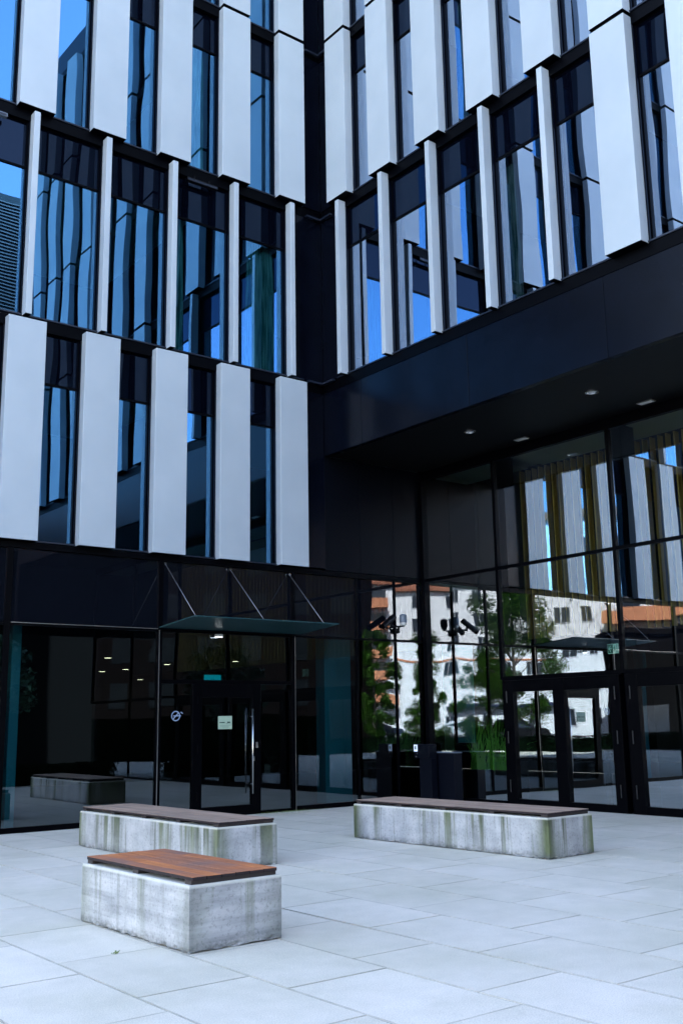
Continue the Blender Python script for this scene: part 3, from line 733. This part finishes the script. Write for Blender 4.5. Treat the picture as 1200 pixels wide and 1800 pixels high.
move(hedge(0, 23.5, -.5, .5, .85, 12000, 'low clipped hedge before the reflected cars, right of the glass corner', 14, .06), -31, -14, math.atan2(-15, 18))
hedge(-15, 8, -28.6, -27.3, 1.9, 14000, 'long dark hedge added past the paving to keep sunlit ground out of the left glazing', 12, .08)  # added hedge hides sunlit asphalt from the left glass reflection

# planter with reeds behind the corner glass
pl = tag(empty('reed_planter', (2.99, -1.45, 0)), 'black planter of tall bright green reeds behind the glass right of the corner', 'planter')
L(MB().box(2.78, 3.2, -2.0, -.85, .005, .62).build('pot', m_box, pl, bevel=.01))
rd = MB(); rnd = random.Random(5)
for i in range(150):
    x, y = rnd.uniform(2.83, 3.15), rnd.uniform(-1.95, -.9); hgt = rnd.uniform(.5, 1.15); dx, dy = abs(rnd.gauss(0, .16)), rnd.gauss(0, .28); w_ = rnd.uniform(.008, .018); pr_ = None
    for k in range(6):
        f = k / 5; px_, py_, pz = x + dx * f * f, y + dy * f * f, .6 + hgt * (f - .25 * f * f * (abs(dx) + abs(dy)) * 2); ww = w_ * (1 - f * .85)
        cur = ((px_, py_ - ww, pz), (px_, py_ + ww, pz))
        if pr_: rd.face([pr_[0], pr_[1], cur[1], cur[0]])
        pr_ = cur
L(rd.build('reeds', mat('reed_green', (.20, .62, .07), .5), pl))
# pot at the right edge
pt = tag(empty('plant_pot', (3.3, -6.75, 0)), 'white flower pot with a spiky plant behind the right edge door', 'plant pot')
lathe(MB(), 0, 0, [(.0, .01), (.13, .012), (.19, .55), (.17, .55), (.165, .5), (.0, .5)]).build('pot', m_white, pt, smooth=False)
rd = MB()
for i in range(60):
    a = rnd.random() * 6.28; r = rnd.uniform(.15, .42); hz = rnd.uniform(.1, .5); pr_ = None
    for k in range(5):
        f = k / 4; ww = .012 * (1 - f * .8); p_ = Vector((math.cos(a) * r * f, math.sin(a) * r * f, .5 + hz * f)); s_ = Vector((-math.sin(a), math.cos(a), 0)) * ww
        if pr_: rd.face([pr_[0], pr_[1], p_ + s_, p_ - s_])
        pr_ = (p_ - s_, p_ + s_)
rd.build('leaves', mat('pale_leaf', (.35, .42, .38), .5), pt)

m_weed = mat('moss_green', (.16, .22, .05), .9)
def weed(x, y, n, sp, label, h=.02):
    m = MB(); rn = random.Random(int(x * 100))
    for i in range(n):
        c = Vector((x + rn.gauss(0, sp), y + rn.gauss(0, sp * .3), rn.random() * h)); u = Vector((rn.gauss(0, 1), rn.gauss(0, 1), rn.gauss(0, .5))).normalized() * .007; v = u.orthogonal().normalized() * .004
        m.face([c - u, c - v, c + u, c + v])
    tag(m.build('weed', m_weed), label, 'weed')
q_ = Vector((-8.72, -8.945)); weed(q_.x, q_.y, 30, .014, 'tiny green weed in a paving joint left of the nearest bench')
weed(-1.0, -.12, 500, .35, 'thin strip of green moss along the paving below the left glazing')
# curtains behind the upper glass
def curtain(x, z0, z1, wd, label, right=False, d=.3):
    m = MB(); n = 40; ps = []
    for i in range(n + 1):
        s_ = -wd / 2 + wd * i / n; ps.append((s_, .035 * math.sin(i * 1.15) + .015 * math.sin(i * .37)))
    for i in range(n):
        for k in range(8):
            fa_, fb = k / 8, (k + 1) / 8
            def pt_(q, f): 
                s2 = q[0] * (.75 + .25 * f * f + .12 * math.sin(f * 3)); return (s2, q[1] * (.4 + .6 * f), (z1 - z0) * (1 - f))
            m.face([pt_(ps[i], fa_), pt_(ps[i + 1], fa_), pt_(ps[i + 1], fb), pt_(ps[i], fb)])
    o = m.build('curtain', m_curt, smooth=True); o.location = (d, x, z0) if right else (x, d, z0)
    if right: o.rotation_euler = (0, 0, math.pi / 2)
    tag(o, label, 'curtain', 'curtains behind the upper windows')
curtain(-1.35, 8.45, 11.8, .75, 'sea-green curtain behind the middle-row window nearest the inner corner')
curtain(-3.35, 8.45, 11.8, .5, 'greenish curtain behind the middle-row window below the black floodlight')
curtain(-2.9, 12.3, 15.6, .4, 'pale curtain behind the upper-row left-wing window above the black floodlight')
curtain(-4.15, 12.3, 15.9, .35, 'pale curtain behind the upper-row right-wing window between the second and third panels', True)
curtain(-5.0, 8.45, 11.1, .5, 'pale curtain behind the middle-row right-wing window between the third and fourth fins', True)

# ceiling lamps in the lobby
def lobby_lamp(x, y, z, label):
    t = tag(empty('lobby_lamp', (x, y, z)), label, 'ceiling light', 'small round lamps in the dark lobby')
    lathe(MB(), 0, 0, [(.10, .0), (.10, .05), (.0, .06)], 16).build('housing', m_black, t)
    m = MB(); m.face([(.09 * math.cos(2 * math.pi * i / 16), .09 * math.sin(2 * math.pi * i / 16), .002) for i in reversed(range(16))]); m.build('lens', m_lamp, t)
lobby_lamp(-1.06, 7.5, 3.23, 'small warm lobby lamp, upper one behind the big left pane')
lobby_lamp(0.2, 10.5, 3.06, 'small warm lobby lamp, lowest left one behind the big left pane')
lobby_lamp(0.8, 10.3, 3.12, 'small warm lobby lamp, middle one behind the big left pane')
lobby_lamp(1.72, 11.2, 2.89, 'small warm lobby lamp, rightmost behind the big left pane')
lobby_lamp(1.39, 9.0, 3.2, 'small warm lobby lamp just right of the silver mullion trim')
lobby_lamp(3.57, 9.0, 3.33, 'small warm lobby lamp behind the glass above the left door')

# ------------------------------------------------------------------ the street behind the camera, seen in the glass
m_wall = mat('pale_render', (.85, .82, .80), .85); m_roof = mat('red_roof_tiles', (.30, .10, .05), .8); m_or = mat('orange_balcony', (.60, .22, .10), .7); m_wg = mat('dark_pane', (.03, .035, .045), .08); m_wf = mat('white_frame', (.6, .6, .6), .6)
ang = math.atan2(11.8, -19.9)   # facade runs this way
AB = tag(empty('apartment_building', (-61.9, -79.0, -.1), ang), 'pale apartment building with red roof and orange balconies, reflected in the corner glass', 'apartment building')
LEN = 34; EV = 17.6
def abx(name, m, *a, bevel=0, par=None): return box(name, m, par or AB, *a, bevel=bevel)
abx('wall', m_wall, 0, LEN, 0, 12, 0, EV)      # local +X along the facade, -Y towards the courtyard?
mb = MB(); mb.face([(-.6, -.6, EV), (LEN + .6, -.6, EV), (LEN - 3, 6, EV + 3.4), (3, 6, EV + 3.4)]); mb.face([(LEN + .6, 12.6, EV), (-.6, 12.6, EV), (3, 6, EV + 3.4), (LEN - 3, 6, EV + 3.4)]); mb.face([(-.6, 12.6, EV), (-.6, -.6, EV), (3, 6, EV + 3.4)]); mb.face([(LEN + .6, -.6, EV), (LEN + .6, 12.6, EV), (LEN - 3, 6, EV + 3.4)])
mb.box(-.6, LEN + .6, -.6, 12.6, EV - .25, EV - .02)
mb.build('roof', m_roof, AB)
rnd = random.Random(2); FACE = 12
def facade(yf, sgn):
    cnt = 0
    for fl_ in range(5):
        zb = 4.2 + (fl_ - 0) * 2.75 if fl_ else .6
        for i in range(9):
            x = 2.4 + i * 3.45
            if i == 0: continue
            if cnt >= 76: return
            y0, y1 = (yf, yf + .06) if sgn > 0 else (yf - .06, yf)
            wi = MB().box(x - .62, x + .62, y0, y1, zb, zb + 1.65).build('window', m_wf, AB); cnt += 1
            yy = (y1 + .012) if sgn > 0 else (y0 - .012)
            g = MB(); 
            for a, b2 in ((x - .54, x - .03), (x + .03, x + .54)): g.box(a, b2, min(yy, y1 if sgn > 0 else y0), max(yy, y1 if sgn > 0 else y0), zb + .08, zb + 1.57)
            g.build('pane', m_wg, wi)
sgn = -1
# facade side that looks at the courtyard
mid = Vector((-75, -67, 0)); nrm = Vector((-math.sin(ang), math.cos(ang), 0)); toC = Vector((1, 1, 0))
front_plus = nrm.dot(toC) > 0
facade(12.0 if front_plus else 0.0, 1 if front_plus else -1)
yf = 12.0 if front_plus else 0.0; s1 = 1 if front_plus else -1
for fl_ in range(5):
    z = 3.6 + fl_ * 2.75
    for xa, xb in ((-.5, 2.2),):
        ya, yb = sorted((yf + s1 * .01, yf + s1 * 1.4))
        bm = MB(); bm.box(xa, xb, ya, yb, z, z + .15); yo = yf + s1 * 1.4; y2 = yf + s1 * 1.32; a_, b_ = sorted((yo, y2)); bm.box(xa, xb, a_ + .001, b_ - .001, z + .15, z + 1.1)
        bm.build('balcony', m_or, AB)
        ya, yb = sorted((yf + s1 * .005, yf + s1 * .03)); abx('balcony_opening', m_wg, xa + .3, xb - .3, ya, yb, z + .2, z + 2.2)
ya, yb = sorted((yf + s1 * .01, yf + s1 * .10)); abx('string_course', m_or, 2.6, 30.8, ya, yb, 8.72, 8.9)
ya, yb = sorted((yf + s1 * .01, yf + s1 * .9)); abx('shop_awning', mat('navy_awning', (.02, .03, .07), .6), 9, 30, ya, yb, 3.0, 3.35)
# second pale house, nearer, with one long balcony
AC = tag(empty('balcony_house', (-60.5, -31.5, -.1), math.atan2(-45.4 + 31.5, -55 + 60.5)), 'pale house with one long orange balcony, reflected above the exit sign', 'house')
cl_ = 15.2
box('wall', m_wall, AC, 0, cl_, -10, 0, 0, 19.5); box('roof', m_roof, AC, -.4, cl_ + .4, -10.4, .4, 19.51, 20.2)
for k in range(6):
    for x in (11.6, 13.8) if k in (3,) else (1.6, 5.0, 8.4, 11.6, 13.8):
        zb = 1.0 + k * 3.05
        wi = MB().box(x - .55, x + .55, .004, .06, zb, zb + 1.5).build('window', m_wf, AC)
        g = MB(); g.box(x - .48, x - .03, .061, .072, zb + .07, zb + 1.43); g.box(x + .03, x + .48, .061, .072, zb + .07, zb + 1.43); g.build('pane', m_wg, wi)
bm = MB(); bm.box(.2, 9.6, .01, 1.5, 9.75, 9.95); bm.box(.2, 9.6, 1.42, 1.499, 9.951, 10.95); bm.build('balcony', m_or, AC)
for x in (1.6, 4.6, 7.6): box('balcony_opening', m_wg, AC, x - .9, x + .9, .01, .03, 9.96, 12.1)
gv = Vector((-60.5, -22.0)) - Vector((-47.6, -32.5))
GB = tag(empty('dark_blocker', (-47.6, -32.5, -.1), math.atan2(gv.y, gv.x)), 'low dark garage added to darken the reflection right of the exit sign', 'blocker')  # dark structure added to block the bright house from the door reflection
m_blocker = mat('black_brown_blocker', (.006, .005, .005), 1, 0, .05)
box('wall', m_blocker, GB, 0, gv.length, -.0, 6, 0, 7.9); box('roof', m_blocker, GB, -.3, gv.length + .3, -.3, 6.3, 7.91, 8.3)
for x in (2, 7, 12): box('blocker_panel', m_wg, GB, x - 1.3, x + 1.3, -.05, -.005, 0, 2.4)
# dark neighbour building, stretched long to keep the left glass reflections dark
m_br = mat('dark_brown_brick', (.0035, .0025, .0025), 1, 0, .03); m_dull = mat('dull_dark_pane', (.002, .003, .004), .8, 0, .1)
b0 = Vector((-37.0, -49.0)); b1 = Vector((-3.0, -72.0)); an2 = math.atan2(b0.y - b1.y, b0.x - b1.x); L2 = (b1 - b0).length
NB = tag(empty('brown_building', (b1.x, b1.y, -.1), an2), 'tall dark brown building reflected at the left end of the corner glass', 'building')
box('wall', m_br, NB, 0, L2, 0, 12, 0, 18); box('roof', m_roof, NB, -.4, L2 + .4, -.4, 12.4, 18.01, 18.8)
for k in range(4):
    for jj in range(11):
        wn_ = MB().box(1.5 + jj * 3.6, 3.1 + jj * 3.6, -.05, -.005, 3 + k * 3.6, 5 + k * 3.6).build('window', m_dull, NB)
# louvred building beyond the right wing (seen in the left windows)
LB = tag(empty('louvred_building', (2, -30, -.1)), 'grey louvred building reflected in the middle-row window at the left edge', 'building')
box('wall', mat('dark_grey_facade', (.028, .034, .042), 1, 0, .03), LB, -1, 16, -8, 5, 9, 24.5); box('darkened_lower_wall', mat('blackened_facade', (.003, .004, .005), 1, 0, .03), LB, -1, 16, -8, 5, 0, 8.99)  # lower wall blackened to keep its reflection in the ground glass dark
lv = MB()
for k in range(94): lv.box(-1.06, -1.01, -7.8, 4.8, 9.2 + k * .16, 9.25 + k * .16); lv.box(-.8, 15.8, 5.01, 5.06, 9.2 + k * .16, 9.25 + k * .16)
lv.build('louvre', m_flash, LB)

# cars parked along the street
def car(loc, rz, paint, label):
    t = tag(empty('parked_car', loc, rz), label, 'car', 'cars parked in the reflected street')
    prof = [(-2.2, .35), (-2.25, .75), (-2.1, 1.0), (-1.75, 1.08), (-1.35, 1.62), (.35, 1.66), (1.15, 1.12), (2.05, .95), (2.25, .7), (2.2, .35)]
    def shape(pr, hw, taper=.86):
        m = MB(); n = len(pr); ln = [[], []]
        for k, s_ in enumerate((-1, 1)):
            for (x_, z_) in pr: m.v.append((x_, s_ * hw * (taper if z_ > 1.15 else 1), z_))
        for i in range(n):
            j = (i + 1) % n; m.f.append((i, j, n + j, n + i)); m.m.append(0)
        m.f.append(tuple(range(n - 1, -1, -1))); m.f.append(tuple(range(n, 2 * n))); m.m += [0, 0]; return m
    shape(prof, .9).build('body', paint, t, bevel=.05)
    g = MB()
    for s_ in (-1, 1):
        yo = s_ * .905
        g.face([(-1.5, yo, 1.12), (-1.22, s_ * .79, 1.55), (-.35, s_ * .79, 1.57), (-.35, yo, 1.12)]); g.face([(-.28, yo, 1.12), (-.28, s_ * .79, 1.57), (.30, s_ * .79, 1.57), (.95, yo, 1.12)])
    g.face([(.45, -.7, 1.635), (.45, .7, 1.635), (1.17, .8, 1.16), (1.17, -.8, 1.16)]); g.face([(-1.42, -.7, 1.6), (-1.42, .7, 1.6), (-1.77, .8, 1.14), (-1.77, -.8, 1.14)])
    g.build('side_window', m_wg, t)
    for x_ in (-1.4, 1.4):
        for s_ in (-1, 1):
            wh = MB().tube((x_, s_ * .70, .34), (x_, s_ * .93, .34), .34, n=20).build('wheel', m_black, t); MB().tube((x_, s_ * .925, .34), (x_, s_ * .94, .34), .2, n=14).build('rim', m_silver, wh)
    for s_ in (-1, 1): MB().box(2.14, 2.27, s_ * .72 - .16, s_ * .72 + .16, .68, .82).build('headlight', m_white, t, bevel=.02)
car((-54.5, -57.5, -.1), ang + 2.7, mat('silver_white_paint', (.55, .58, .62), .25, .1), 'silver-white car reflected right of the glass corner')
car((-47.0, -61.0, -.1), ang, mat('dark_blue_paint', (.02, .03, .06), .2), 'dark blue parked car reflected left of the glass corner')
car((-41, -37.5, -.1), ang + .3, mat('black_paint', (.01, .01, .012), .15), 'black parked car reflected in the right-hand double doors')
